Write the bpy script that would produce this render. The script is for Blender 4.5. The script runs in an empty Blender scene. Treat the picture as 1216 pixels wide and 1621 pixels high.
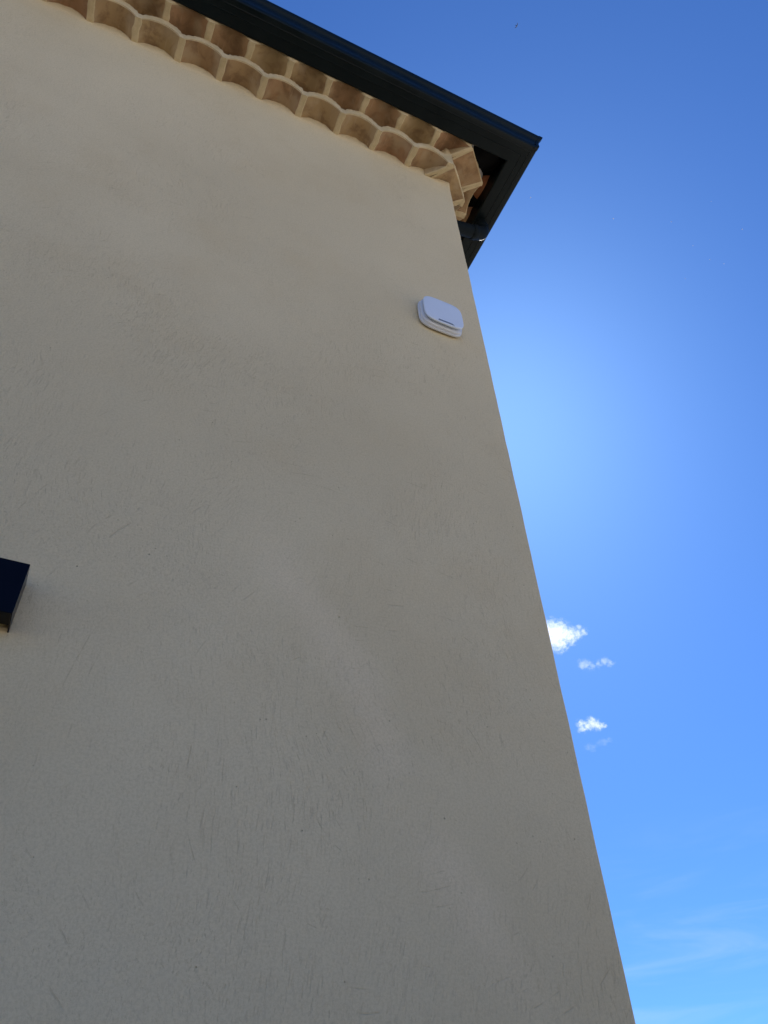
import bpy, bmesh, math, random
from mathutils import Vector, noise
from math import sin, cos, pi, radians

random.seed(7)
S = bpy.context.scene
COL = S.collection

# ------------------------------------------------------------------ camera
ZC = 1.5                                   # eye height above the ground
cam_data = bpy.data.cameras.new("camera")
cam = bpy.data.objects.new("camera", cam_data)
COL.objects.link(cam)
S.camera = cam
YAW, PIT, ROLL = 0.46593, 0.77141, -0.05092
fwd = Vector((sin(YAW) * cos(PIT), cos(YAW) * cos(PIT), sin(PIT)))
rt0 = Vector((cos(YAW), -sin(YAW), 0))
up0 = rt0.cross(fwd)
rt = cos(ROLL) * rt0 + sin(ROLL) * up0
up = -sin(ROLL) * rt0 + cos(ROLL) * up0
CAM = Vector((-1.24876, -1.46097, ZC))
from mathutils import Matrix
M = Matrix((rt, up, -fwd)).transposed().to_4x4()
M.translation = CAM
cam.matrix_world = M
cam_data.sensor_fit = 'VERTICAL'
cam_data.sensor_height = 36
cam_data.lens = 1236.13 / 1621 * 36
cam_data.clip_start = 0.05
cam_data.clip_end = 20000

# ------------------------------------------------------------------ sky, sun, exposure
SUN_EL, SUN_AZ = radians(49.8), radians(39.5)      # azimuth from +Y towards +X
w = bpy.data.worlds.new("World")
S.world = w
w.use_nodes = True
nt = w.node_tree
for n in list(nt.nodes):
    nt.nodes.remove(n)
N = nt.nodes.new
L = nt.links.new
sky = N('ShaderNodeTexSky')
sky.sky_type = 'NISHITA'
sky.sun_disc = False
sky.sun_elevation = SUN_EL
sky.sun_rotation = SUN_AZ
sky.altitude = 300
sky.air_density = 1.0
sky.dust_density = 0.50
sky.ozone_density = 3.0
tint = N('ShaderNodeMix'); tint.data_type = 'RGBA'; tint.blend_type = 'MULTIPLY'
tint.inputs[0].default_value = 1.0
tint.inputs[7].default_value = (0.47, 0.90, 1.58, 1)
L(sky.outputs[0], tint.inputs[6])
# thin cirrus streaks low over the horizon, the same all the way round
tc = N('ShaderNodeTexCoord')
sep = N('ShaderNodeSeparateXYZ'); L(tc.outputs['Generated'], sep.inputs[0])
mp = N('ShaderNodeMapping'); L(tc.outputs['Generated'], mp.inputs[0])
mp.inputs['Scale'].default_value = (3.2, 3.2, 17.0)
mp.inputs['Location'].default_value = (0.4, 1.3, 0.55)
mp.inputs['Rotation'].default_value = (0.10, -0.05, 0)
cn = N('ShaderNodeTexNoise'); L(mp.outputs[0], cn.inputs['Vector'])
cn.inputs['Scale'].default_value = 1.7
cn.inputs['Detail'].default_value = 6
cn.inputs['Roughness'].default_value = 0.55
cn.inputs['Distortion'].default_value = 0.5
cr = N('ShaderNodeMapRange'); L(cn.outputs[0], cr.inputs[0])
cr.inputs[1].default_value = 0.44; cr.inputs[2].default_value = 0.80
cr.interpolation_type = 'SMOOTHSTEP'
band = N('ShaderNodeMapRange'); L(sep.outputs[2], band.inputs[0])
band.inputs[1].default_value = 0.40; band.inputs[2].default_value = 0.16
band.interpolation_type = 'SMOOTHSTEP'
cm = N('ShaderNodeMath'); cm.operation = 'MULTIPLY'
L(cr.outputs[0], cm.inputs[0]); L(band.outputs[0], cm.inputs[1])
cm2 = N('ShaderNodeMath'); cm2.operation = 'MULTIPLY'
L(cm.outputs[0], cm2.inputs[0]); cm2.inputs[1].default_value = 0.27
cmix = N('ShaderNodeMix'); cmix.data_type = 'RGBA'
L(cm2.outputs[0], cmix.inputs[0]); L(tint.outputs[2], cmix.inputs[6])
cmix.inputs[7].default_value = (7.5, 9.0, 10.5, 1)
bg = N('ShaderNodeBackground'); L(cmix.outputs[2], bg.inputs[0])
bg.inputs[1].default_value = 0.076
wo = N('ShaderNodeOutputWorld'); L(bg.outputs[0], wo.inputs[0])

sd = bpy.data.lights.new("sun", 'SUN')
sd.energy = 5.0
sd.angle = radians(0.5)
sd.color = (1.0, 0.95, 0.87)
sun = bpy.data.objects.new("sun", sd)
COL.objects.link(sun)
sdir = Vector((cos(SUN_EL) * sin(SUN_AZ), cos(SUN_EL) * cos(SUN_AZ), sin(SUN_EL)))
sun.rotation_euler = (-sdir).to_track_quat('-Z', 'Y').to_euler()
sun.location = sdir * 30

S.view_settings.view_transform = 'Standard'
S.view_settings.look = 'None'
S.view_settings.gamma = 1
S.view_settings.use_curve_mapping = False
S.view_settings.exposure = 0.38

# ------------------------------------------------------------------ helpers
def tag(o, label=None, cat=None, group=None, kind=None):
    if label: o['label'] = label
    if cat: o['category'] = cat
    if group: o['group'] = group
    if kind: o['kind'] = kind
    return o

def empty(name, loc):
    o = bpy.data.objects.new(name, None)
    o.empty_display_size = 0.2
    COL.objects.link(o)
    o.location = loc
    return o

def link(name, me, parent=None):
    o = bpy.data.objects.new(name, me)
    COL.objects.link(o)
    if parent is not None:
        o.parent = parent
        p = Vector(parent.location)
        if parent.parent is not None:
            p = p + parent.parent.location
        o.location = -p
    return o

def mesh(name, verts, faces, mats, smooth=False, idx=None):
    me = bpy.data.meshes.new(name)
    me.from_pydata([tuple(v) for v in verts], [], faces)
    for m in (mats if isinstance(mats, (list, tuple)) else [mats]):
        me.materials.append(m)
    if idx:
        for p, i in zip(me.polygons, idx):
            p.material_index = i
    if smooth:
        for p in me.polygons:
            p.use_smooth = True
    me.validate()
    me.update()
    return me

def fix_normals(me):
    bm = bmesh.new(); bm.from_mesh(me)
    bmesh.ops.recalc_face_normals(bm, faces=bm.faces)
    bm.to_mesh(me); bm.free()
    return me

def bevel(me, wd, seg=2, angle=0.6):
    bm = bmesh.new(); bm.from_mesh(me)
    ed = [e for e in bm.edges if len(e.link_faces) == 2 and e.calc_face_angle(0) > angle]
    bmesh.ops.bevel(bm, geom=ed, offset=wd, segments=seg, profile=0.5, affect='EDGES')
    bm.to_mesh(me); bm.free()
    return me

class MB:
    def __init__(s): s.v = []; s.f = []; s.m = []
    def add(s, vs, fs, mi=0):
        b = len(s.v); s.v += [tuple(v) for v in vs]
        s.f += [tuple(b + i for i in f) for f in fs]; s.m += [mi] * len(fs)
    def box(s, a, b, mi=0):
        (x0, y0, z0), (x1, y1, z1) = a, b
        s.add([(x0,y0,z0),(x1,y0,z0),(x1,y1,z0),(x0,y1,z0),(x0,y0,z1),(x1,y0,z1),(x1,y1,z1),(x0,y1,z1)],
              [(0,3,2,1),(4,5,6,7),(0,1,5,4),(1,2,6,5),(2,3,7,6),(3,0,4,7)], mi)
    def grid(s, rows, mi=0, flip=False):
        n = len(rows[0]); b = len(s.v)
        for r in rows: s.v += [tuple(p) for p in r]
        for i in range(len(rows) - 1):
            for j in range(n - 1):
                q = (b+i*n+j, b+i*n+j+1, b+(i+1)*n+j+1, b+(i+1)*n+j)
                s.f.append(q[::-1] if flip else q); s.m.append(mi)
    def me(s, name, mats, smooth=False): return mesh(name, s.v, s.f, mats, smooth, s.m)

def nz(x, y=0.0, z=0.0):
    return noise.noise(Vector((x, y, z)))

# ------------------------------------------------------------------ materials
def new_mat(name):
    m = bpy.data.materials.new(name); m.use_nodes = True
    t = m.node_tree
    return m, t, t.nodes['Principled BSDF']

def mixc(t, fac, a, b, blend='MIX'):
    n = t.nodes.new('ShaderNodeMix'); n.data_type = 'RGBA'; n.blend_type = blend
    for k, v in ((0, fac), (6, a), (7, b)):
        if isinstance(v, (int, float)): n.inputs[k].default_value = v
        elif isinstance(v, tuple): n.inputs[k].default_value = v if len(v) == 4 else v + (1,)
        else: t.links.new(v, n.inputs[k])
    return n.outputs[2]

def math_(t, op, a, b=None, clamp=False):
    n = t.nodes.new('ShaderNodeMath'); n.operation = op; n.use_clamp = clamp
    for k, v in ((0, a), (1, b)):
        if v is None: continue
        if isinstance(v, (int, float)): n.inputs[k].default_value = v
        else: t.links.new(v, n.inputs[k])
    return n.outputs[0]

def noise_(t, vec, scale, detail=3, rough=0.5, dist=0.0):
    n = t.nodes.new('ShaderNodeTexNoise')
    if vec is not None: t.links.new(vec, n.inputs['Vector'])
    n.inputs['Scale'].default_value = scale; n.inputs['Detail'].default_value = detail
    n.inputs['Roughness'].default_value = rough; n.inputs['Distortion'].default_value = dist
    return n

def rng(t, v, a, b, c=0.0, d=1.0):
    n = t.nodes.new('ShaderNodeMapRange'); n.interpolation_type = 'SMOOTHSTEP'
    t.links.new(v, n.inputs[0])
    for i, q in enumerate((a, b, c, d)): n.inputs[i + 1].default_value = q
    return n.outputs[0]

def mapping(t, vec, scale=(1,1,1), rot=(0,0,0), loc=(0,0,0)):
    n = t.nodes.new('ShaderNodeMapping'); t.links.new(vec, n.inputs[0])
    n.inputs['Scale'].default_value = scale; n.inputs['Rotation'].default_value = rot
    n.inputs['Location'].default_value = loc
    return n.outputs[0]

def bump(t, h, strength, dist, b=None):
    n = t.nodes.new('ShaderNodeBump'); t.links.new(h, n.inputs['Height'])
    n.inputs['Strength'].default_value = strength; n.inputs['Distance'].default_value = dist
    if b is not None: t.links.new(b, n.inputs['Normal'])
    return n.outputs[0]

def objco(t):
    return t.nodes.new('ShaderNodeTexCoord').outputs['Object']

def stucco_mat():
    m, t, p = new_mat('scratched_render')
    co = objco(t)
    # swirling float strokes: the grain direction wanders
    wn = noise_(t, co, 1.25, 2, 0.45)
    off = t.nodes.new('ShaderNodeVectorMath'); off.operation = 'SUBTRACT'
    t.links.new(wn.outputs['Color'], off.inputs[0]); off.inputs[1].default_value = (0.5, 0.5, 0.5)
    sc = t.nodes.new('ShaderNodeVectorMath'); sc.operation = 'SCALE'
    t.links.new(off.outputs[0], sc.inputs[0]); sc.inputs['Scale'].default_value = 0.40
    ad = t.nodes.new('ShaderNodeVectorMath'); ad.operation = 'ADD'
    t.links.new(co, ad.inputs[0]); t.links.new(sc.outputs[0], ad.inputs[1])
    warp = ad.outputs[0]
    s1 = noise_(t, mapping(t, warp, (250, 250, 24)), 1.0, 3, 0.7).outputs[0]
    s2 = noise_(t, mapping(t, warp, (240, 240, 30), (0, radians(34), 0)), 1.0, 3, 0.7).outputs[0]
    m1 = rng(t, noise_(t, co, 1.9, 4, 0.6).outputs[0], 0.30, 0.70, 0.25, 1.0)
    m2 = rng(t, noise_(t, mapping(t, co, loc=(5, 2, 7)), 2.4, 4, 0.6).outputs[0], 0.36, 0.72, 0.12, 1.0)
    g1 = math_(t, 'MULTIPLY', rng(t, s1, 0.54, 0.72), m1)
    g2 = math_(t, 'MULTIPLY', rng(t, s2, 0.55, 0.73), m2)
    groove = math_(t, 'MAXIMUM', g1, g2)
    # a few long arcs where a stone was dragged under the float
    wv = t.nodes.new('ShaderNodeTexWave'); wv.wave_type = 'RINGS'; wv.rings_direction = 'Y'
    t.links.new(mapping(t, warp, loc=(0.52, 0, -2.25)), wv.inputs['Vector'])
    wv.inputs['Scale'].default_value = 8.5; wv.inputs['Distortion'].default_value = 1.0
    wv.inputs['Detail'].default_value = 1.0; wv.inputs['Detail Scale'].default_value = 1.2
    arcs = rng(t, wv.outputs['Fac'], 0.975, 1.0)
    arcs = math_(t, 'MULTIPLY', arcs, rng(t, noise_(t, mapping(t, co, loc=(2, 8, 1)), 11, 4, 0.65).outputs[0], 0.54, 0.66))
    # small pits
    vo = t.nodes.new('ShaderNodeTexVoronoi'); vo.feature = 'F1'
    t.links.new(co, vo.inputs['Vector']); vo.inputs['Scale'].default_value = 46
    pit_m = rng(t, noise_(t, co, 13, 2).outputs[0], 0.52, 0.70)
    pit = math_(t, 'MULTIPLY', rng(t, vo.outputs['Distance'], 0.12, 0.03), pit_m)
    fine = noise_(t, co, 170, 5, 0.78).outputs[0]
    broad = noise_(t, co, 0.8, 3, 0.5).outputs[0]
    mott = noise_(t, mapping(t, co, loc=(3, 1, 9)), 2.6, 4, 0.6).outputs[0]
    c = mixc(t, rng(t, broad, 0.3, 0.7), WALL_A, WALL_B)
    c = mixc(t, math_(t, 'MULTIPLY', rng(t, mott, 0.46, 0.74), 0.30), c, WALL_STAIN)
    # one pale float pass running down to the right
    sx = t.nodes.new('ShaderNodeSeparateXYZ'); 
    wk = noise_(t, mapping(t, co, loc=(9, 9, 2)), 3.0, 3, 0.6)
    wo_ = t.nodes.new('ShaderNodeVectorMath'); wo_.operation = 'MULTIPLY_ADD'
    t.links.new(wk.outputs['Color'], wo_.inputs[0]); wo_.inputs[1].default_value = (0.16, 0.16, 0.16); t.links.new(co, wo_.inputs[2])
    sh = t.nodes.new('ShaderNodeVectorMath'); sh.operation = 'SUBTRACT'
    t.links.new(wo_.outputs[0], sh.inputs[0]); sh.inputs[1].default_value = (0.08, 0.08, 0.08)
    t.links.new(sh.outputs[0], sx.inputs[0])
    ln = math_(t, 'ADD', math_(t, 'MULTIPLY', math_(t, 'ADD', sx.outputs[0], 0.616), 0.865),
               math_(t, 'MULTIPLY', math_(t, 'ADD', sx.outputs[2], -2.494), 0.502))
    ab = math_(t, 'ABSOLUTE', ln)
    sweep = math_(t, 'MULTIPLY', rng(t, ab, 0.10, 0.0), rng(t, mott, 0.30, 0.50))
    dist = math_(t, 'ABSOLUTE', math_(t, 'ADD', sx.outputs[2], -2.42))
    sweep = math_(t, 'MULTIPLY', sweep, rng(t, dist, 0.62, 0.35))
    c = mixc(t, math_(t, 'MULTIPLY', sweep, 0.46), c, (0.80, 0.655, 0.425))
    c = mixc(t, math_(t, 'MULTIPLY', rng(t, fine, 0.42, 0.60), 0.24), c, (0.42, 0.335, 0.205))
    c = mixc(t, math_(t, 'MULTIPLY', groove, 0.18), c, (0.30, 0.235, 0.14))
    c = mixc(t, math_(t, 'MULTIPLY', arcs, 0.19), c, (0.28, 0.21, 0.12))
    c = mixc(t, math_(t, 'MULTIPLY', pit, 0.45), c, (0.16, 0.12, 0.07))
    t.links.new(c, p.inputs['Base Color'])
    p.inputs['Roughness'].default_value = 0.92
    p.inputs['Specular IOR Level'].default_value = 0.2
    h = math_(t, 'MULTIPLY', fine, 0.55)
    h = math_(t, 'SUBTRACT', h, math_(t, 'MULTIPLY', groove, 0.48))
    h = math_(t, 'SUBTRACT', h, math_(t, 'MULTIPLY', arcs, 0.34))
    h = math_(t, 'SUBTRACT', h, pit)
    h = math_(t, 'ADD', h, math_(t, 'MULTIPLY', noise_(t, warp, 6, 3, 0.5).outputs[0], 1.2))
    t.links.new(bump(t, h, 0.75, 0.0035), p.inputs['Normal'])
    return m

WALL_A = (0.65, 0.540, 0.334)
WALL_B = (0.72, 0.602, 0.378)
WALL_STAIN = (0.61, 0.475, 0.265)

def mortar_mat(name, ca, cb, bs=0.5):
    m, t, p = new_mat(name)
    co = objco(t)
    n1 = noise_(t, co, 14, 4, 0.6).outputs[0]
    n2 = noise_(t, co, 160, 4, 0.7).outputs[0]
    c = mixc(t, rng(t, n1, 0.3, 0.7), ca, cb)
    c = mixc(t, math_(t, 'MULTIPLY', rng(t, n2, 0.5, 0.75), 0.3), c, tuple(v * 0.6 for v in ca))
    t.links.new(c, p.inputs['Base Color'])
    p.inputs['Roughness'].default_value = 0.95
    p.inputs['Specular IOR Level'].default_value = 0.15
    h = math_(t, 'ADD', math_(t, 'MULTIPLY', n1, 1.2), math_(t, 'MULTIPLY', n2, 0.5))
    t.links.new(bump(t, h, bs, 0.006), p.inputs['Normal'])
    return m

def terracotta_mat(name, a, b, dark, sat=1.0):
    m, t, p = new_mat(name)
    co = objco(t)
    oi = t.nodes.new('ShaderNodeObjectInfo')
    cmb = t.nodes.new('ShaderNodeVectorMath'); cmb.operation = 'ADD'
    mul = t.nodes.new('ShaderNodeVectorMath'); mul.operation = 'SCALE'
    mul.inputs[0].default_value = (17, 9, 23); t.links.new(oi.outputs['Random'], mul.inputs['Scale'])
    t.links.new(co, cmb.inputs[0]); t.links.new(mul.outputs[0], cmb.inputs[1])
    v = cmb.outputs[0]
    c = mixc(t, rng(t, oi.outputs['Random'], 0.15, 0.9), a, b)
    # kiln bloom: broad light and dark clouds, and streaks along the tile
    blot = noise_(t, v, 11, 4, 0.6, 0.4).outputs[0]
    c = mixc(t, math_(t, 'MULTIPLY', rng(t, blot, 0.42, 0.66), 0.75), c, dark)
    bl2 = noise_(t, mapping(t, v, loc=(4, 4, 4)), 8, 3, 0.5).outputs[0]
    c = mixc(t, math_(t, 'MULTIPLY', rng(t, bl2, 0.47, 0.66), 0.65), c, (0.43, 0.325, 0.195))
    st = noise_(t, mapping(t, v, (95, 7, 95)), 1.0, 3, 0.6).outputs[0]
    c = mixc(t, math_(t, 'MULTIPLY', rng(t, st, 0.60, 0.78), 0.30), c, (0.55, 0.43, 0.29))
    t.links.new(c, p.inputs['Base Color'])
    p.inputs['Roughness'].default_value = 0.88
    p.inputs['Specular IOR Level'].default_value = 0.2
    f = noise_(t, v, 120, 4, 0.65).outputs[0]
    h = math_(t, 'ADD', f, math_(t, 'MULTIPLY', st, 0.6))
    t.links.new(bump(t, h, 0.35, 0.003), p.inputs['Normal'])
    return m

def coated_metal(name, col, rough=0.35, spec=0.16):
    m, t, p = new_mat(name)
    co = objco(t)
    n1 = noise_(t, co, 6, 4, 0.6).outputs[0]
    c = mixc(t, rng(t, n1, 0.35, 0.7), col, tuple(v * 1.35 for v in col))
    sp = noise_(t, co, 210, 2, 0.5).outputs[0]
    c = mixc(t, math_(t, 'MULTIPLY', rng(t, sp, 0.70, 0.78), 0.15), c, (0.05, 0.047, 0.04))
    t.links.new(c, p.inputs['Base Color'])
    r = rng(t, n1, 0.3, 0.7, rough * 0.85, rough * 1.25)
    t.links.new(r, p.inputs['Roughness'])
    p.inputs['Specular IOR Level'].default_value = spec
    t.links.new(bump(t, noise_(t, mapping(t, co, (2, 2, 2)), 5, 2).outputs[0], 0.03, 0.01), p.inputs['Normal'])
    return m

def plain(name, col, rough=0.5, var=0.06, scale=30, bmp=0.0, spec=0.5):
    m, t, p = new_mat(name)
    n1 = noise_(t, objco(t), scale, 3, 0.6).outputs[0]
    c = mixc(t, rng(t, n1, 0.3, 0.7), tuple(v * (1 - var) for v in col), tuple(min(1, v * (1 + var)) for v in col))
    t.links.new(c, p.inputs['Base Color'])
    p.inputs['Roughness'].default_value = rough
    p.inputs['Specular IOR Level'].default_value = spec
    if bmp: t.links.new(bump(t, n1, bmp, 0.004), p.inputs['Normal'])
    return m

M_WALL = stucco_mat()
M_MORT = mortar_mat('cornice_mortar', (0.50, 0.40, 0.235), (0.60, 0.49, 0.305))
M_CUT = mortar_mat('smeared_tile_side', (0.36, 0.265, 0.145), (0.47, 0.365, 0.215))
M_GREY = mortar_mat('grey_mortar', (0.36, 0.33, 0.30), (0.46, 0.43, 0.39))
M_TILE = terracotta_mat('cornice_terracotta', (0.38, 0.272, 0.137), (0.34, 0.198, 0.105), (0.20, 0.12, 0.062))
M_ROOF = terracotta_mat('roof_terracotta', (0.50, 0.20, 0.085), (0.44, 0.18, 0.09), (0.36, 0.13, 0.06))
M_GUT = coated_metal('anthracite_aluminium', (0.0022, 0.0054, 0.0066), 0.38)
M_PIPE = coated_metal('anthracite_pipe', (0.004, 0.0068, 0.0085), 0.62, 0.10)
M_FELT = plain('black_felt', (0.0035, 0.0035, 0.004), 0.85, 0.2, 40, 0.2, 0.1)
M_WHITE = plain('white_plastic', (0.66, 0.73, 0.82), 0.38, 0.015, 12)
M_WHITE2 = plain('white_plastic_base', (0.66, 0.69, 0.73), 0.45, 0.02, 12)
M_SLOT = plain('grey_print', (0.17, 0.20, 0.25), 0.4, 0.05, 60)
M_LAMP = plain('black_lacquer', (0.002, 0.0022, 0.005), 0.28, 0.1, 20, 0.0, 0.16)

# ------------------------------------------------------------------ ground
def ground():
    m, t, p = new_mat('pale_gravel')
    co = objco(t)
    n0 = noise_(t, co, 0.25, 5, 0.6).outputs[0]
    n1 = noise_(t, co, 3.0, 5, 0.65).outputs[0]
    n2 = noise_(t, co, 60, 3, 0.7).outputs[0]
    c = mixc(t, rng(t, n0, 0.35, 0.65), (0.70, 0.62, 0.50), (0.63, 0.55, 0.43))
    c = mixc(t, math_(t, 'MULTIPLY', rng(t, n1, 0.4, 0.7), 0.5), c, (0.68, 0.62, 0.52))
    c = mixc(t, math_(t, 'MULTIPLY', rng(t, n2, 0.5, 0.7), 0.25), c, (0.34, 0.29, 0.22))
    t.links.new(c, p.inputs['Base Color'])
    p.inputs['Roughness'].default_value = 0.95
    t.links.new(bump(t, n2, 0.6, 0.02), p.inputs['Normal'])
    R = 9000
    vs = [(-R, -R, 0), (R, -R, 0), (R, R, 0), (-R, R, 0)]
    g = link('ground', mesh('ground', vs, [(0, 1, 2, 3)], m))
    tag(g, 'pale gravel ground around the house', None, None, 'structure')
ground()

def apron():  # unseen dark slab, added to cut ground bounce on the lower wall
    m, t, p = new_mat('bounce_absorber')
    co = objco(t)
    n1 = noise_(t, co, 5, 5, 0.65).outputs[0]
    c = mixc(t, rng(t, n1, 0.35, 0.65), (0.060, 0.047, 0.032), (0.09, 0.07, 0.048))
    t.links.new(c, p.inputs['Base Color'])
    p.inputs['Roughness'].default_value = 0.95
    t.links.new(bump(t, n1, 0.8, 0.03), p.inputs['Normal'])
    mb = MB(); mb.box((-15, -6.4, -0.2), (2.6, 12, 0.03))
    tag(link('darkening_apron', mb.me('darkening_apron', m)), 'added dark apron round the house that cuts bounce light on the lower wall', None, None, 'structure')
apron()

# ------------------------------------------------------------------ the house
P = 0.21                                   # spacing of the cornice tiles
X0 = -1.95034
D1, D2 = 0.1116, 0.1961                    # how far rows one and two stand out
Z1, Z2 = 4.3072 + ZC, 4.4353 + ZC          # springing height of the two rows
HW, RISE, TH = 0.091, 0.063, 0.012         # tile arch half width, rise, thickness
LEN_X, LEN_Y = 8.2, 7.4                    # house footprint
house = empty('house', (0, 0, 0))
tag(house, 'cream rendered house corner with a two-row terracotta tile cornice under dark gutters', 'house')

def arch(s, hw=HW, h=RISE):
    q = 1 - (s / hw) ** 2
    return h * q ** 0.86 if q > 0 else 0.0

# ---- corner tiles sit diagonally; local frame: s along the chord, t outwards
R2 = math.sqrt(0.5)
C1 = Vector((0.035, -0.035)); C2 = Vector((0.1205, -0.1205))
U_D = Vector((R2, R2)); N_D = Vector((R2, -R2))
# row-one straight tiles end at L1, row-two ones at L2
n_row = 30
row1_front = [X0 + (k + 0.5) * P for k in range(8, -n_row, -1)]       # tile centres along x
row2_front = [X0 + (k + 1.0) * P for k in range(8, -n_row, -1)]
row2_front = [x for x in row2_front if x < 0.0]
row1_side = [0.165 + k * P for k in range(0, 34)]
row2_side = [0.0605 + k * P for k in range(0, 34)]

def near(s, centres):
    return min(centres, key=lambda c: abs(c - s))

# ---- wall: front face with a top edge that follows the tile arches, small lip of render under the tiles
def wall():
    mb = MB()
    def top(s, centres, corner):
        z = Z1 + 0.004
        c = near(s, centres)
        z = Z1 + 0.004 + arch(s - c)
        if corner(s):
            d = abs(s) * R2
            z = Z1 + 0.004 + arch(d, 0.085, 0.034)
        return z
    # front, x from -LEN_X to 0
    def face(fp, centres, corner, smin, smax, flip):
        n = int((smax - smin) / 0.012)
        ss = [smin + (smax - smin) * i / n for i in range(n + 1)]
        if smax == 0.0:
            ss = [q for q in ss if q < -0.017] + [-0.0155, -0.013, -0.010, -0.0075, -0.005, -0.003, -0.0012, 0.0]
        rows = []
        for lev in [0.01 * q for q in range(1, 100)] + list(range(2, 8)):
            r = []
            for s in ss:
                zt = top(s, centres, corner) + 0.003 * nz(s * 40, 3.3) + 0.002 * nz(s * 110, 1.3)
                wob = 0.0016 * nz(s * 2.1, 7) + 0.0012 * nz(s * 6.3, 2)
                if lev < 1: z, o = -0.3 + (Z1 + 0.14) * (lev - 0.01) / 0.98, wob
                elif lev == 2: z, o = Z1 - 0.05, wob
                elif lev == 3: z, o = Z1 - 0.022 + 0.004 * nz(s * 14, 5), 0.0015 + wob
                elif lev == 4: z, o = zt - 0.012, 0.0045 + 0.003 * nz(s * 30, 9) + wob
                elif lev == 5: z, o = zt - 0.004, 0.005 + 0.004 * nz(s * 34, 11) + wob
                elif lev == 6: z, o = zt, 0.002
                else: z, o = zt + 0.004, -0.05
                # rounded arris at the corner
                e = abs(s) if abs(s) < 0.1 else 1
                k = 0.010
                if e < k: o -= k - math.sqrt(max(0, k * k - (k - e) ** 2))
                if e < 0.05: o -= (1 - e / 0.05) * max(0, 0.0010 + 0.0022 * nz(z * 7, 4) + 0.0022 * nz(z * 23, 8))
                r.append(fp(s, o, z))
            rows.append(r)
        mb.grid(rows, 0, flip)
    k45 = 0.010 * (1 - R2)
    front = lambda s, o, z: (s, -o, z)
    side = lambda s, o, z: (o, s, z)
    def ss_corner(s): return abs(s) < 0.108
    face(front, row1_front, ss_corner, -LEN_X, 0.0, False)
    face(side, row1_side, ss_corner, 0.010, LEN_Y, False)
    # back and far side
    mb.add([(-LEN_X, 0, -0.3), (-LEN_X, LEN_Y, -0.3), (-LEN_X, LEN_Y, Z1 + .05), (-LEN_X, 0, Z1 + .05)], [(0, 3, 2, 1)])
    mb.add([(0, LEN_Y, -0.3), (-LEN_X, LEN_Y, -0.3), (-LEN_X, LEN_Y, Z1 + .05), (0, LEN_Y, Z1 + .05)], [(0, 1, 2, 3)])
    # inner core so that no light leaks under the tiles
    mb.box((-LEN_X + .02, 0.05, Z1 + 0.03), (-0.05, LEN_Y - .02, Z2 + 0.16))
    return link('wall', mb.me('wall', M_WALL, True), house)
wall_o = wall()

# ---- one tile: local s across, t outwards (front edge at t = 0), z up; tapered when asked
def tile_mesh(name, length, hw1=HW, h1=RISE, seed=0, taper=None):
    hw0, h0 = taper if taper else (hw1, h1)
    ns, nt_ = 20, 5
    mb = MB()
    def ring(t, off, j):
        a = -t / length
        hw = hw1 + (hw0 - hw1) * a; h = h1 + (h0 - h1) * a
        pts = []
        for i in range(ns + 1):
            th = pi * i / ns
            s = -cos(th) * hw
            z = arch(s, hw, h) if 0 < i < ns else 0.0
            nx, nzv = -cos(th), sin(th)
            wv = 0.0018 * nz(s * 25 + seed * 9, t * 18, seed)
            pts.append((s + nx * (off + wv * 0.4), t, z + nzv * (off + wv)))
        return pts
    ts = [-length * i / nt_ for i in range(nt_ + 1)]
    inner = [ring(t, 0, 0) for t in ts]
    outer = [ring(t, TH, 1) for t in ts]
    mb.grid(inner, 0, True)
    mb.grid(outer, 1)
    mb.grid([inner[0], outer[0]], 1)
    mb.grid([inner[-1], outer[-1]], 1, True)
    mb.grid([[r[0] for r in inner], [r[0] for r in outer]], 1)
    mb.grid([[r[-1] for r in inner], [r[-1] for r in outer]], 1, True)
    me = mb.me(name, [M_TILE, M_MORT])
    for p in me.polygons: p.use_smooth = len(p.vertices) == 4
    fix_normals(me)
    try: me.set_sharp_from_angle(angle=radians(40))
    except Exception: pass
    return me

variants = [tile_mesh('eave_tile', 0.26, seed=i) for i in range(5)]
def put_tile(me, x, y, z, u, n):
    """u = direction across the tile, n = outward"""
    o = link('eave_tile', me)
    o.parent = house
    j = random.uniform
    m4 = Matrix(((u[0], n[0], 0, x + n[0] * j(-.001, .001)), (u[1], n[1], 0, y + n[1] * j(-.001, .001)), (0, 0, 1, z + j(-.001, .001)), (0, 0, 0, 1)))
    o.matrix_local = m4 @ Matrix.Rotation(j(-.008, .008), 4, 'Z') @ Matrix.Rotation(j(-.006, .006), 4, 'X')
    return o
FU, FN = (1, 0), (0, -1)
SU, SN = (0, 1), (1, 0)
def cut_tile(src, x, y, u, n, q, sgn):
    """a tile mitred against the diagonal corner tile: cut by the vertical plane through q"""
    bm = bmesh.new(); bm.from_mesh(src)
    def loc(v): return Vector((v[0] * u[0] + v[1] * u[1], v[0] * n[0] + v[1] * n[1], 0))
    co = loc((q[0] - x, q[1] - y)); no = loc((U_D.x * sgn, U_D.y * sgn))
    bmesh.ops.bisect_plane(bm, geom=bm.verts[:] + bm.edges[:] + bm.faces[:], plane_co=co + no * 0.002, plane_no=no, clear_outer=True)
    me = bpy.data.meshes.new('eave_tile'); bm.to_mesh(me); bm.free()
    for m in src.materials: me.materials.append(m)
    return me
A1, A2 = (-0.042, -0.112), (0.112, 0.042)          # ends of the diagonal front edge, row one
B1, B2 = (0.045, -0.196), (0.196, -0.045)          # and row two
for i, x in enumerate(row1_front):
    me = variants[(i * 3) % 5]
    put_tile(cut_tile(me, x, -D1, FU, FN, A1, 1) if i == 0 else me, x, -D1, Z1, FU, FN)
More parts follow.
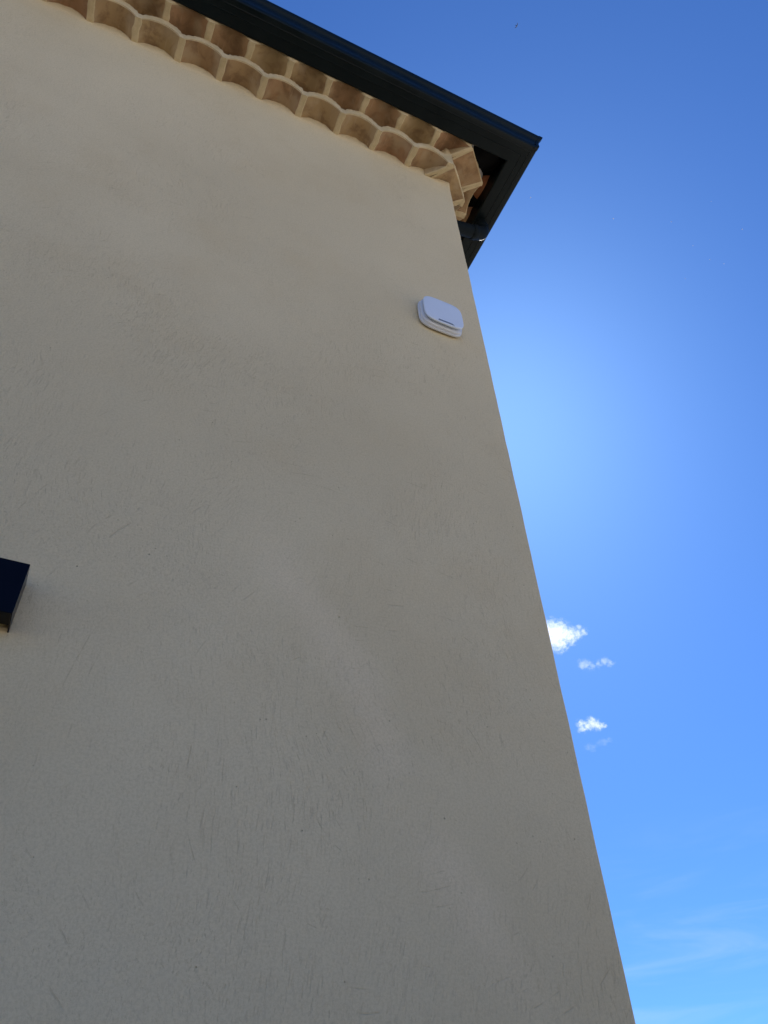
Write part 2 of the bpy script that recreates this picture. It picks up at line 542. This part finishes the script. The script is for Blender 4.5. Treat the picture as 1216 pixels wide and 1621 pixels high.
for i, x in enumerate(row2_front):
    me = variants[(i * 2 + 1) % 5]
    put_tile(cut_tile(me, x, -D2, FU, FN, B1, 1) if i == 0 else me, x, -D2, Z2, FU, FN)
for i, y in enumerate(row1_side):
    me = variants[(i * 3 + 2) % 5]
    put_tile(cut_tile(me, D1, y, SU, SN, A2, -1) if i == 0 else me, D1, y, Z1, SU, SN)
for i, y in enumerate(row2_side):
    me = variants[(i * 2) % 5]
    put_tile(cut_tile(me, D2, y, SU, SN, B2, -1) if i == 0 else me, D2, y, Z2, SU, SN)
ct1 = tile_mesh('eave_tile', 0.17, HW, RISE, 8, (0.075, 0.022))
ct2 = tile_mesh('eave_tile', 0.19, HW, RISE, 9, (0.075, 0.022))
put_tile(ct1, C1.x, C1.y, Z1, tuple(U_D), tuple(N_D))
put_tile(ct2, C2.x, C2.y, Z2, tuple(U_D), tuple(N_D))

# ---- mortar: the plate that closes each row in front, and the flat joints under the tile legs
def mortar_row(name, Zr, Dr, Dprev, segs, upper, mat, recess):
    """segs: (origin, u, n, smin, smax, centres, back)"""
    mb = MB()
    sd_ = Zr
    for (og, u, n, smin, smax, centres, back, ends) in segs:
        def W(s, o, z): return (og[0] + u[0] * s + n[0] * o, og[1] + u[1] * s + n[1] * o, z)
        ns = max(8, int((smax - smin) / 0.006))
        ss = [smin + (smax - smin) * i / ns for i in range(ns + 1)]
        lo, hi = [], []
        for s in ss:
            c = near(s, centres)
            a = arch(s - c)
            lo.append(Zr - 0.003 + (a + 0.0075 if a > 0 else 0.0) + 0.0012 * nz(s * 60, sd_))
            hi.append(upper(og, u, n, s))
        rows = []
        for r in range(11):
            f = r / 10
            row = []
            for i, s in enumerate(ss):
                z = lo[i] + (hi[i] - lo[i]) * f
                o = 0.0035 + 0.004 * nz(s * 16, z * 16, 4) + 0.002 * nz(s * 60, z * 60, 2)
                o += 0.003
                toend = (smax - s) if abs(u[0]) > 0.9 else ((s - smin) if abs(u[1]) > 0.9 else 1)
                o -= 0.75 * max(0.0, z - lo[i] - recess) * min(1, max(0, (toend - 0.03) / 0.06))
                if r == 0: o = 0.0045 + 0.0012 * nz(s * 50, 3)
                row.append(W(s, o, z))
            rows.append(row)
        # underside return of the plate so that its edge has depth
        rows.insert(0, [W(s, -0.012, lo[i]) for i, s in enumerate(ss)])
        mb.grid(rows, 0)
        # joints
        cs = sorted(centres)
        edges = [(cs[i] + cs[i + 1]) / 2 for i in range(len(cs) - 1)]
        edges += ends
        for e in edges:
            if e < smin - 0.03 or e > smax + 0.03: continue
            rws = []
            hz = 0.10 if ends else 0.03
            hwj = 0.0105 if ends else 0.0160
            amp = 0.003 if ends else 0.0062
            nn = 9
            for k in range(nn + 1):
                o = 0.002 - (back + 0.012) * k / nn
                wl = hwj + amp * nz(e * 31, o * 26, 1)
                wr = hwj + amp * nz(e * 31, o * 26, 6)
                if k == nn: wl += .003; wr += .003
                zb = Zr - 0.004 + 0.0015 * nz(e * 13, o * 30, 8)
                rws.append([W(e - wl - .002, o, Zr + hz), W(e - wl, o, zb + 0.005), W(e - wl + 0.005, o, zb),
                            W(e, o, zb + 0.001), W(e + wr - 0.005, o, zb), W(e + wr, o, zb + 0.005), W(e + wr + .002, o, Zr + hz)])
            mb.grid([r[1:6] for r in rws], 0, False)
            mb.grid([r[0:2] for r in rws], 1 if ends else 0, False)
            mb.grid([r[5:7] for r in rws], 1 if ends else 0, False)
            mb.add([rws[0][i] for i in range(7)], [(0, 1, 2, 3, 4, 5, 6)])
    me = mb.me(name, [mat, M_CUT], True)
    fix_normals(me)
    try: me.set_sharp_from_angle(angle=radians(50))
    except Exception: pass
    return link(name, me, house)

def up1(og, u, n, s):
    x = og[0] + u[0] * s; y = og[1] + u[1] * s
    if abs(u[0]) > 0.9:
        if x < 0.02: return Z2 + 0.006 + arch(x - near(x, row2_front))
    elif abs(u[1]) > 0.9:
        return Z2 + 0.006 + arch(y - near(y, row2_side))
    return Z2 + 0.006 + arch(s, 0.083, 0.048)
def up2(og, u, n, s):
    return Z2 + 0.125 + 0.006 * nz(s * 12, 3)

segs1 = [((0, -D1), FU, FN, -LEN_X, -0.042, row1_front, D1, []),
         (tuple(C1), tuple(U_D), tuple(N_D), -0.109, 0.109, [0.0], 0.15, [-0.1055, 0.1055]),
         ((D1, 0), SU, SN, 0.042, LEN_Y, row1_side, D1, [])]
segs2 = [((0, -D2), FU, FN, -LEN_X, 0.045, row2_front, D2 - D1, []),
         (tuple(C2), tuple(U_D), tuple(N_D), -0.107, 0.107, [0.0], 0.15, [-0.1055, 0.1055]),
         ((D2, 0), SU, SN, -0.045, LEN_Y, row2_side, D2 - D1, [])]
mortar_row('mortar_band', Z1, D1, 0, segs1, up1, M_MORT, 0.056)
mortar_row('mortar_band', Z2, D2, D1, segs2, up2, M_MORT, 0.5)

# grey bedding mortar squeezed out between the upper row and the gutter
def bedding():
    mb = MB()
    def run(fp, a, b):
        n = int((b - a) / 0.012)
        rows = [[], [], [], []]
        for i in range(n + 1):
            s = a + (b - a) * i / n
            q = 0.012 * nz(s * 9, 2) + 0.006 * nz(s * 40, 5)
            z = Z2 + 0.098 + q
            rows[0].append(fp(s, 0.001, z))
            rows[1].append(fp(s, 0.010 + 0.5 * q, z + 0.004))
            rows[2].append(fp(s, 0.014 + 0.6 * q, z + 0.03))
            rows[3].append(fp(s, 0.010, z + 0.06))
        mb.grid(rows)
    run(lambda s, o, z: (s, -D2 - o - .006, z), -LEN_X, 0.06)
    run(lambda s, o, z: (C2.x + R2 * s + R2 * (o + .006), C2.y + R2 * s - R2 * (o + .006), z), -0.11, 0.11)
    run(lambda s, o, z: (D2 + o + .006, s, z), -0.05, LEN_Y)
    me = mb.me('bedding_mortar', M_GREY, True); fix_normals(me)
    return link('bedding_mortar', me, house)
bedding()

# ---- roof: hipped slopes; pan and cover tiles at the eave
ROOF_Z = Z2 + 0.155
SL = 0.30
def roof():
    mb = MB()
    ov = 0.31
    x0, x1, y0, y1 = -LEN_X - ov, ov, -ov, LEN_Y + ov
    w_ = (y1 - y0) / 2
    ym = (y0 + y1) / 2
    rz = ROOF_Z + w_ * SL
    def slab(d, m_):
        vs = [(x0, y0, ROOF_Z + d), (x1, y0, ROOF_Z + d), (x1, y1, ROOF_Z + d), (x0, y1, ROOF_Z + d),
              (x0 + w_, ym, rz + d), (x1 - w_, ym, rz + d)]
        mb.add(vs, [(0, 1, 5, 4), (1, 2, 5), (2, 3, 4, 5), (3, 0, 4)], m_)
    slab(0.05, 0)
    mb.add([(x0, y0, ROOF_Z), (x1, y0, ROOF_Z), (x1, y1, ROOF_Z), (x0, y1, ROOF_Z)], [(3, 2, 1, 0)], 1)
    b = [(x0, y0), (x1, y0), (x1, y1), (x0, y1)]
    for i in range(4):
        a, c = b[i], b[(i + 1) % 4]
        mb.add([(a[0], a[1], ROOF_Z), (c[0], c[1], ROOF_Z), (c[0], c[1], ROOF_Z + .05), (a[0], a[1], ROOF_Z + .05)], [(0, 1, 2, 3)], 1)
    return link('roof', mb.me('roof', [M_ROOF, M_FELT]), house)
roof()

def roof_tile_mesh(kind, seed):
    """half pipe 0.48 long, running up the slope along -t; front edge at t = 0"""
    mb = MB(); ns = 12; r1, r0 = 0.088, 0.072; Lh = 0.5
    def ring(t, off):
        a = -t / Lh; r = r1 + (r0 - r1) * a + off
        out = []
        for i in range(ns + 1):
            th = pi * i / ns
            z = sin(th) * r * 0.72
            out.append((-cos(th) * r, t, (z if kind == 'cover' else -z) + SL * -t))
        return out
    ts = [0, -0.17, -0.34, -Lh]
    a = [ring(t, 0) for t in ts]; b = [ring(t, 0.012) for t in ts]
    mb.grid(a); mb.grid(b)
    mb.grid([a[0], b[0]]); mb.grid([a[-1], b[-1]])
    mb.grid([[r[0] for r in a], [r[0] for r in b]]); mb.grid([[r[-1] for r in a], [r[-1] for r in b]])
    me = mb.me('roof_tile', M_ROOF, True); fix_normals(me)
    try: me.set_sharp_from_angle(angle=radians(40))
    except Exception: pass
    return me
RC, RP = roof_tile_mesh('cover', 1), roof_tile_mesh('pan', 2)
def put_roof(me, x, y, z, u, n):
    o = link('roof_tile', me); o.parent = house
    o.matrix_local = Matrix(((u[0], n[0], 0, x), (u[1], n[1], 0, y), (0, 0, 1, z + random.uniform(-.003, .003)), (0, 0, 0, 1)))
for k in range(0, 8):
    y = 0.02 + k * P
    put_roof(RP, 0.285 + random.uniform(-.008, .008), y, ROOF_Z + 0.034, SU, SN)
    put_roof(RC, 0.275 + random.uniform(-.008, .008), y + P / 2, ROOF_Z + 0.052, SU, SN)

# black roofing felt folded round the hip, hanging down behind the gutter corner
def felt():
    mb = MB()
    rows = []
    c = Vector((0.150, -0.150))
    for i in range(13):
        t = -0.13 + 0.22 * i / 12
        r = []
        for j in range(17):
            s = -0.115 + 0.23 * j / 16
            sag = 0.062 * max(0, 1 - (s / 0.112) ** 2) ** 0.8
            z = ROOF_Z - 0.004 - sag - 0.015 * (i / 12) + 0.006 * nz(s * 25, t * 25, 3)
            p = c + U_D * s + N_D * t
            r.append((p.x, p.y, z))
        rows.append(r)
    mb.grid(rows)
    top = [[(x, y, z + 0.003) for x, y, z in r] for r in rows]
    mb.grid(top)
    mb.grid([rows[-1], top[-1]]); mb.grid([rows[0], top[0]])
    return link('roofing_felt', mb.me('roofing_felt', M_FELT, True), house)
felt()

# ---- gutter: moulded box gutter, mitred round the corner
GZ = 4.46 + ZC
prof = [(-0.004, 0.118), (0.000, 0.060), (0.000, 0.006), (0.006, 0.000), (0.0585, 0.0), (0.0605, -0.0018), (0.0630, -0.0018),
        (0.0650, 0.0015), (0.0945, 0.0015), (0.0965, 0.000), (0.0990, 0.000), (0.1010, 0.002), (0.119, 0.002),
        (0.126, 0.0045), (0.131, 0.011), (0.1345, 0.020), (0.1355, 0.034), (0.136, 0.070), (0.139, 0.082), (0.147, 0.093), (0.154, 0.101),
        (0.159, 0.112), (0.1605, 0.122), (0.158, 0.130), (0.152, 0.133), (0.146, 0.130), (0.145, 0.124)]
GF, GS = 0.205, 0.266                     # distance of the gutter's back from the two walls
def gutter_run(mb, po, lift=0.0):
    n = len(po)
    inn = []
    for i, (a, z) in enumerate(po):
        p0 = po[max(0, i - 1)]; p1 = po[min(n - 1, i + 1)]
        dx, dz = p1[0] - p0[0], p1[1] - p0[1]
        l = math.hypot(dx, dz)
        inn.append((a - dz / l * 0.0018, z + dx / l * 0.0018))
    rows_o, rows_i = [], []
    for st in range(4):
        for lst, pr in ((rows_o, po), (rows_i, inn)):
            r = []
            for (a, z) in pr:
                if st == 0: r.append((-LEN_X - 0.3, -(GF + a), GZ + z))
                elif st == 1: r.append((-1.9, -(GF + a), GZ + z))
                elif st == 2: r.append((GS + a, -(GF + a), GZ + z))
                else: r.append((GS + a, LEN_Y + 0.3, GZ + z))
            lst.append(r)
    mb.grid(rows_o); mb.grid(rows_i)
    for k in (0, -1):
        mb.grid([[r[k] for r in rows_o], [r[k] for r in rows_i]])
        mb.grid([rows_o[k], rows_i[k]])
mb = MB(); gutter_run(mb, prof)
me = mb.me('gutter', M_GUT, True); fix_normals(me)
try: me.set_sharp_from_angle(angle=radians(28))
except Exception: pass
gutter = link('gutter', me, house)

# corner sleeve over the mitre, with two rivets
mb = MB()
po = [(a, z) for a, z in prof[12:25]]
def sleeve(po):
    rows = []
    n = len(po)
    for st in (-1, 0, 1):
        r = []
        for i, (a, z) in enumerate(po):
            p0 = po[max(0, i - 1)]; p1 = po[min(n - 1, i + 1)]
            dx, dz = p1[0] - p0[0], p1[1] - p0[1]; l = math.hypot(dx, dz)
            a2, z2 = a + dz / l * 0.0025, z - dx / l * 0.0025
            if st == -1: r.append((GS + a2 - 0.017, -(GF + a2), GZ + z2))
            elif st == 0: r.append((GS + a2, -(GF + a2), GZ + z2))
            else: r.append((GS + a2, -(GF + a2) + 0.017, GZ + z2))
        rows.append(r)
    return rows
rows = sleeve(po)
mb.grid(rows)
back = [[(x - 0.003, y + 0.003, z) for x, y, z in r] for r in rows]
mb.grid([rows[0], back[0]]); mb.grid([rows[2], back[2]])
me = mb.me('corner_sleeve', M_GUT, True); fix_normals(me)
try: me.set_sharp_from_angle(angle=radians(35))
except Exception: pass
link('corner_sleeve', me, gutter)
def rivet(x, y, z, n):
    bm = bmesh.new()
    bmesh.ops.create_uvsphere(bm, u_segments=10, v_segments=6, radius=0.0042)
    for v in bm.verts:
        v.co = Vector((v.co.x, v.co.y, v.co.z)) + Vector((x, y, z))
    me = bpy.data.meshes.new('rivet'); bm.to_mesh(me); bm.free(); me.materials.append(M_FELT)
    link('rivet', me, gutter)
rivet(GS + 0.136 - 0.024, -(GF + 0.1365), GZ + 0.030, None)
rivet(GS + 0.150 - 0.024, -(GF + 0.157), GZ + 0.112, None)

# ---- swan-neck downpipe on the side
def tube(mb, path, rad, seg=20):
    rings = []
    n = len(path)
    for i, p in enumerate(path):
        a = Vector(path[max(0, i - 1)]); b = Vector(path[min(n - 1, i + 1)])
        d = (b - a).normalized()
        r = rad[i] if isinstance(rad, (list, tuple)) else rad
        yy = Vector((0, 1, 0)); xx = yy.cross(d).normalized()
        rings.append([Vector(p) + xx * cos(2 * pi * k / seg) * r + yy * sin(2 * pi * k / seg) * r for k in range(seg + 1)])
    mb.grid(rings)
    for r in (rings[0], rings[-1]):
        mb.add(r[:-1], [tuple(range(seg))])
def bend(p0, p1, p2, r, n=7):
    p0, p1, p2 = Vector(p0), Vector(p1), Vector(p2)
    a = p1 + (p0 - p1).normalized() * r; b = p1 + (p2 - p1).normalized() * r
    return [a * (1 - t) ** 2 + p1 * 2 * t * (1 - t) + b * t * t for t in [i / n for i in range(n + 1)]]
PY = 0.178
pa, pb, pc, pd = (0.315, PY, GZ + .005), (0.315, PY, 4.325 + ZC), (0.062, PY, 4.245 + ZC), (0.062, PY, 0.05)
mb = MB()
tube(mb, [pa] + bend(pa, pb, pc, 0.05) + bend(pb, pc, pd, 0.05) + [pd], 0.039)
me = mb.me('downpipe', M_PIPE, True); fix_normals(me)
try: me.set_sharp_from_angle(angle=radians(40))
except Exception: pass
pipe = link('downpipe', me, house)
def collar(p, d, l, r):
    mb = MB(); p = Vector(p); d = Vector(d).normalized()
    tube(mb, [p - d * l / 2, p - d * (l / 2 - .003), p + d * (l / 2 - .003), p + d * l / 2], [r - .002, r, r, r - .002])
    me = mb.me('pipe_collar', M_PIPE, True); fix_normals(me)
    try: me.set_sharp_from_angle(angle=radians(40))
    except Exception: pass
    link('pipe_collar', me, pipe)
collar((0.315, PY, 4.40 + ZC), (0, 0, 1), 0.05, 0.0435)
dv = Vector(pc) - Vector(pb)
collar(Vector(pb) + dv * 0.26, dv, 0.035, 0.0435)

# ------------------------------------------------------------------ alarm siren
def sup(w_, h_, n=64, e=4.0):
    out = []
    for i in range(n):
        a = 2 * pi * i / n
        c, s = cos(a), sin(a)
        out.append((w_ / 2 * math.copysign(abs(c) ** (2 / e), c), h_ / 2 * math.copysign(abs(s) ** (2 / e), s)))
    return out
AX, AZ = -0.220, 2.797 + ZC
siren = empty('alarm_siren', (AX, 0, AZ))
tag(siren, 'white rounded square alarm siren fixed high on the cream wall near the corner', 'alarm siren')
def stack(name, layers, mat, e=4.0, sub=None):
    mb = MB(); n = 72
    rings = []
    for (y, w_, h_) in layers:
        r = [(AX + a, y, AZ + b) for a, b in sup(w_, h_, n, e)]
        rings.append(r + [r[0]])
    mb.grid(rings)
    mb.add(rings[0][:-1], [tuple(range(n))]); mb.add(rings[-1][:-1], [tuple(range(n))])
    me = mb.me(name, mat, True); fix_normals(me)
    try: me.set_sharp_from_angle(angle=radians(38))
    except Exception: pass
    return link(name, me, siren)
B, H = 0.196, 0.190
stack('back_plate', [(0.004, B - .034, H - .034), (-0.007, B - .030, H - .030), (-0.008, B - .004, H - .004), (-0.010, B, H), (-0.0165, B, H), (-0.018, B - .004, H - .004)], M_WHITE2)
stack('body', [(-0.0175, B - .012, H - .012), (-0.019, B - .007, H - .007), (-0.027, B - .009, H - .009), (-0.030, B - .018, H - .018), (-0.034, B - .046, H - .046), (-0.041, B - .05, H - .05)], M_WHITE2)
cover = stack('cover', [(-0.0405, B - .026, H - .026), (-0.0415, B - .017, H - .017), (-0.0465, B - .016, H - .016), (-0.0485, B - .020, H - .020), (-0.0492, B - .028, H - .028), (-0.0498, B - .07, H - .07)], M_WHITE)
mb = MB()
pts = []
for i in range(25):
    s = -0.037 + 0.074 * i / 24
    pts.append(s)
rowA = [(AX + 0.005 + s, -0.0501, AZ - 0.0800) for s in pts]
rowB = [(AX + 0.002 + s * 0.84, -0.0503, AZ - 0.0705) for s in pts]
rowC = [(x, -0.047, z) for x, y, z in rowA]; rowD = [(x, -0.047, z) for x, y, z in rowB]
mb.grid([rowA, rowB]); mb.grid([rowC, rowA]); mb.grid([rowB, rowD])
me = mb.me('indicator_strip', M_SLOT); fix_normals(me)
link('indicator_strip', me, siren)

# ------------------------------------------------------------------ wall lamp at the left edge
lx0, lx1, lz0, lz1, ld = -1.461, -1.3625, 0.938 + ZC, 1.063 + ZC, 0.068
lamp = empty('wall_lamp', ((lx0 + lx1) / 2, 0, lz0))
tag(lamp, 'small black cube wall lamp at the left edge of the photo', 'wall lamp')
mb = MB(); th = 0.003
mb.box((lx0, -ld, lz0), (lx1, -ld + th, lz1))
mb.box((lx0, -ld + th, lz0), (lx0 + th, 0.003, lz1))
mb.box((lx1 - th, -ld + th, lz0), (lx1, 0.003, lz1))
mb.box((lx0 + th, -ld + th, lz1 - th), (lx1 - th, 0.003, lz1 - 0.0002))
link('housing', bevel(mb.me('housing', M_LAMP), 0.0006, 1), lamp)
mb = MB()
mb.box((lx0 + th, -ld + th, lz0 + 0.006), (lx1 - th, -0.016, lz0 + 0.014))
link('reflector_plate', mb.me('reflector_plate', M_LAMP), lamp)
m_led, t, p = new_mat('warm_led')
p.inputs['Base Color'].default_value = (0.16, 0.14, 0.07, 1)
p.inputs['Emission Color'].default_value = (1.0, 0.72, 0.28, 1)
p.inputs['Emission Strength'].default_value = 0.02
mb = MB()
mb.box((lx0 + 0.015, -0.0155, lz0 + 0.010), (lx1 - 0.012, -0.006, lz0 + 0.020))
link('led_strip', mb.me('led_strip', m_led), lamp)

# ------------------------------------------------------------------ sky things
def pix(px, py):
    """unit direction of a photograph pixel"""
    return (fwd + rt * ((px - 608) / 1236.13) - up * ((py - 810.5) / 1236.13)).normalized()

def cloud_mat(name, dens, sc, amp, seed, puffs):
    """vapour thins out from the middle of every puff and is torn by noise"""
    m = bpy.data.materials.new(name); m.use_nodes = True
    t = m.node_tree
    for n in list(t.nodes): t.nodes.remove(n)
    out = t.nodes.new('ShaderNodeOutputMaterial')
    v = t.nodes.new('ShaderNodeVolumePrincipled')
    v.inputs['Color'].default_value = (0.975, 0.972, 0.968, 1)
    v.inputs['Anisotropy'].default_value = 0.4
    co = objco(t)
    field = None
    for (c, r) in puffs:
        d = t.nodes.new('ShaderNodeVectorMath'); d.operation = 'DISTANCE'
        t.links.new(co, d.inputs[0]); d.inputs[1].default_value = tuple(c)
        f = math_(t, 'SUBTRACT', 1.0, math_(t, 'DIVIDE', d.outputs['Value'], r))
        field = f if field is None else math_(t, 'MAXIMUM', field, f)
    off = mapping(t, co, loc=(seed * 71.0, seed * 13.0, 30))
    n1 = noise_(t, off, sc, 7, 0.62, 0.6).outputs[0]
    e = math_(t, 'ADD', field, math_(t, 'MULTIPLY', math_(t, 'SUBTRACT', n1, 0.5), amp))
    d = math_(t, 'MULTIPLY', rng(t, e, 0.22, 0.95), dens)
    t.links.new(d, v.inputs['Density'])
    t.links.new(v.outputs[0], out.inputs['Volume'])
    return m

DIST = 2500.0
def cloud(cx, cy, blobs, label, dens, amp, seed):
    """blobs: (px, py, radius in px) in the photograph; each becomes a ball of vapour 2.5 km away"""
    c = CAM + pix(cx, cy) * DIST
    k = DIST / 1236.13
    bm = bmesh.new()
    rnd = random.Random(seed)
    puffs = []
    for (px, py, r) in blobs:
        p = CAM + pix(px, py) * DIST - c
        p = p + pix(px, py) * rnd.uniform(-.5, .5) * r * k
        puffs.append((p.copy(), r * k * 1.35))
        mt = Matrix.Translation(p) @ Matrix.Diagonal((r * k * 1.4, r * k * 1.4, r * k * 1.4, 1))
        bmesh.ops.create_icosphere(bm, subdivisions=3, radius=1.0, matrix=mt)
    me = bpy.data.meshes.new('cloud'); bm.to_mesh(me); bm.free()
    tmp = bpy.data.objects.new('cloud', me); COL.objects.link(tmp)
    rm = tmp.modifiers.new('r', 'REMESH'); rm.mode = 'VOXEL'; rm.voxel_size = 1.6 * k
    dg = bpy.context.evaluated_depsgraph_get()
    me2 = bpy.data.meshes.new_from_object(tmp.evaluated_get(dg))
    tmp.modifiers.clear(); tmp.data = me2
    tmp.location = c
    me2.materials.clear(); me2.materials.append(cloud_mat('cloud_vapour', dens, 0.20 / k, amp, seed, puffs))
    tag(tmp, label, 'cloud', 'small clouds beside the wall')
    return tmp
cloud(895, 1006, [(872, 1005, 22), (886, 1004, 19), (885, 1018, 14), (902, 1007, 13), (914, 1003, 9), (923, 1000, 7), (916, 993, 5)],
      'largest white puffy cloud partly behind the wall edge', 0.020, 3.1, 1)
cloud(935, 1052, [(922, 1052, 8), (928, 1052, 8), (938, 1054, 6), (948, 1051, 6), (958, 1047, 7), (966, 1050, 6)],
      'thin wispy cloud below the largest cloud', 0.010, 3.3, 2)
cloud(935, 1148, [(920, 1146, 7), (922, 1153, 7), (930, 1148, 8), (938, 1145, 9), (946, 1148, 8), (953, 1149, 5), (958, 1149, 3.5)],
      'small white puffy cloud lowest of the three beside the wall', 0.026, 3.2, 3)

cloud(948, 1178, [(932, 1183, 6), (939, 1184, 6), (950, 1176, 5), (957, 1174, 6), (964, 1171, 5)],
      'faint thread of cloud just under the lowest small puffy cloud', 0.0035, 3.2, 4)

# a bird far overhead
def bird():
    c = CAM + pix(818, 41) * 70.0
    mb = MB()
    seg = [(-0.10, 0.0), (-0.07, 0.013), (-0.02, 0.022), (0.03, 0.02), (0.06, 0.012), (0.085, 0.0)]
    rings = []
    for (x, r) in seg:
        rings.append([(c.x + x, c.y + cos(a) * r, c.z + sin(a) * r) for a in [2 * pi * i / 8 for i in range(9)]])
    mb.grid(rings)
    for sgn in (-1, 1):
        top = [(0.03, 0.01), (0.035, 0.09), (-0.01, 0.17), (-0.05, 0.21)]
        bot = [(-0.03, 0.01), (-0.02, 0.09), (-0.045, 0.16), (-0.055, 0.21)]
        a = [(c.x + x, c.y + sgn * y, c.z + y * 0.25) for x, y in top]
        b = [(c.x + x, c.y + sgn * y, c.z + y * 0.25 - 0.004) for x, y in bot]
        a2 = [(x, y, z + 0.006) for x, y, z in a]
        mb.grid([a, b]); mb.grid([a2, b]); mb.grid([a, a2])
    mb.add([(c.x - .09, c.y - .004, c.z), (c.x - .09, c.y + .004, c.z), (c.x - .15, c.y + .03, c.z + .004), (c.x - .15, c.y - .03, c.z + .004)], [(0, 1, 2, 3), (3, 2, 1, 0)])
    o = link('bird', mb.me('bird', plain('dark_feathers', (0.02, 0.018, 0.016), 0.7)))
    tag(o, 'tiny dark bird flying high in the blue sky above the gutter', 'bird')
bird()

# drifting seed fluff catching the sun
mb = MB()
rf = random.Random(3)
for i in range(26):
    d = Vector((rf.gauss(0, 1), rf.gauss(0, 1), rf.gauss(0, 1))).normalized()
    q = d.orthogonal().normalized() * 0.00035
    e = d * rf.uniform(0.002, 0.004)
    mb.add([q, -q, e - q * .4, e + q * .4], [(0, 1, 2, 3)])
M_FLUFF = plain('white_fluff', (0.82, 0.82, 0.80), 0.8)
fluff = mb.me('seed_fluff', M_FLUFF)
for i, (px, py) in enumerate([(1063, 351), (1126, 319), (1175, 363), (971, 346), (1085, 441), (1124, 411), (1097, 389), (840, 313), (1146, 417)]):
    o = link('seed_fluff', fluff)
    o.location = CAM + pix(px, py) * (3.6 + 0.23 * ((i * 5) % 7))
    o.rotation_euler = (i, 2 * i, 3 * i)
    tag(o, 'tiny white seed fluff drifting in the blue sky right of the roof corner', 'seed fluff', 'seed fluff drifting in the air')

# ------------------------------------------------------------------ render settings
S.render.engine = 'CYCLES'
S.cycles.volume_step_rate = 1.0
S.cycles.volume_bounces = 10
S.cycles.max_bounces = 14
S.cycles.diffuse_bounces = 5
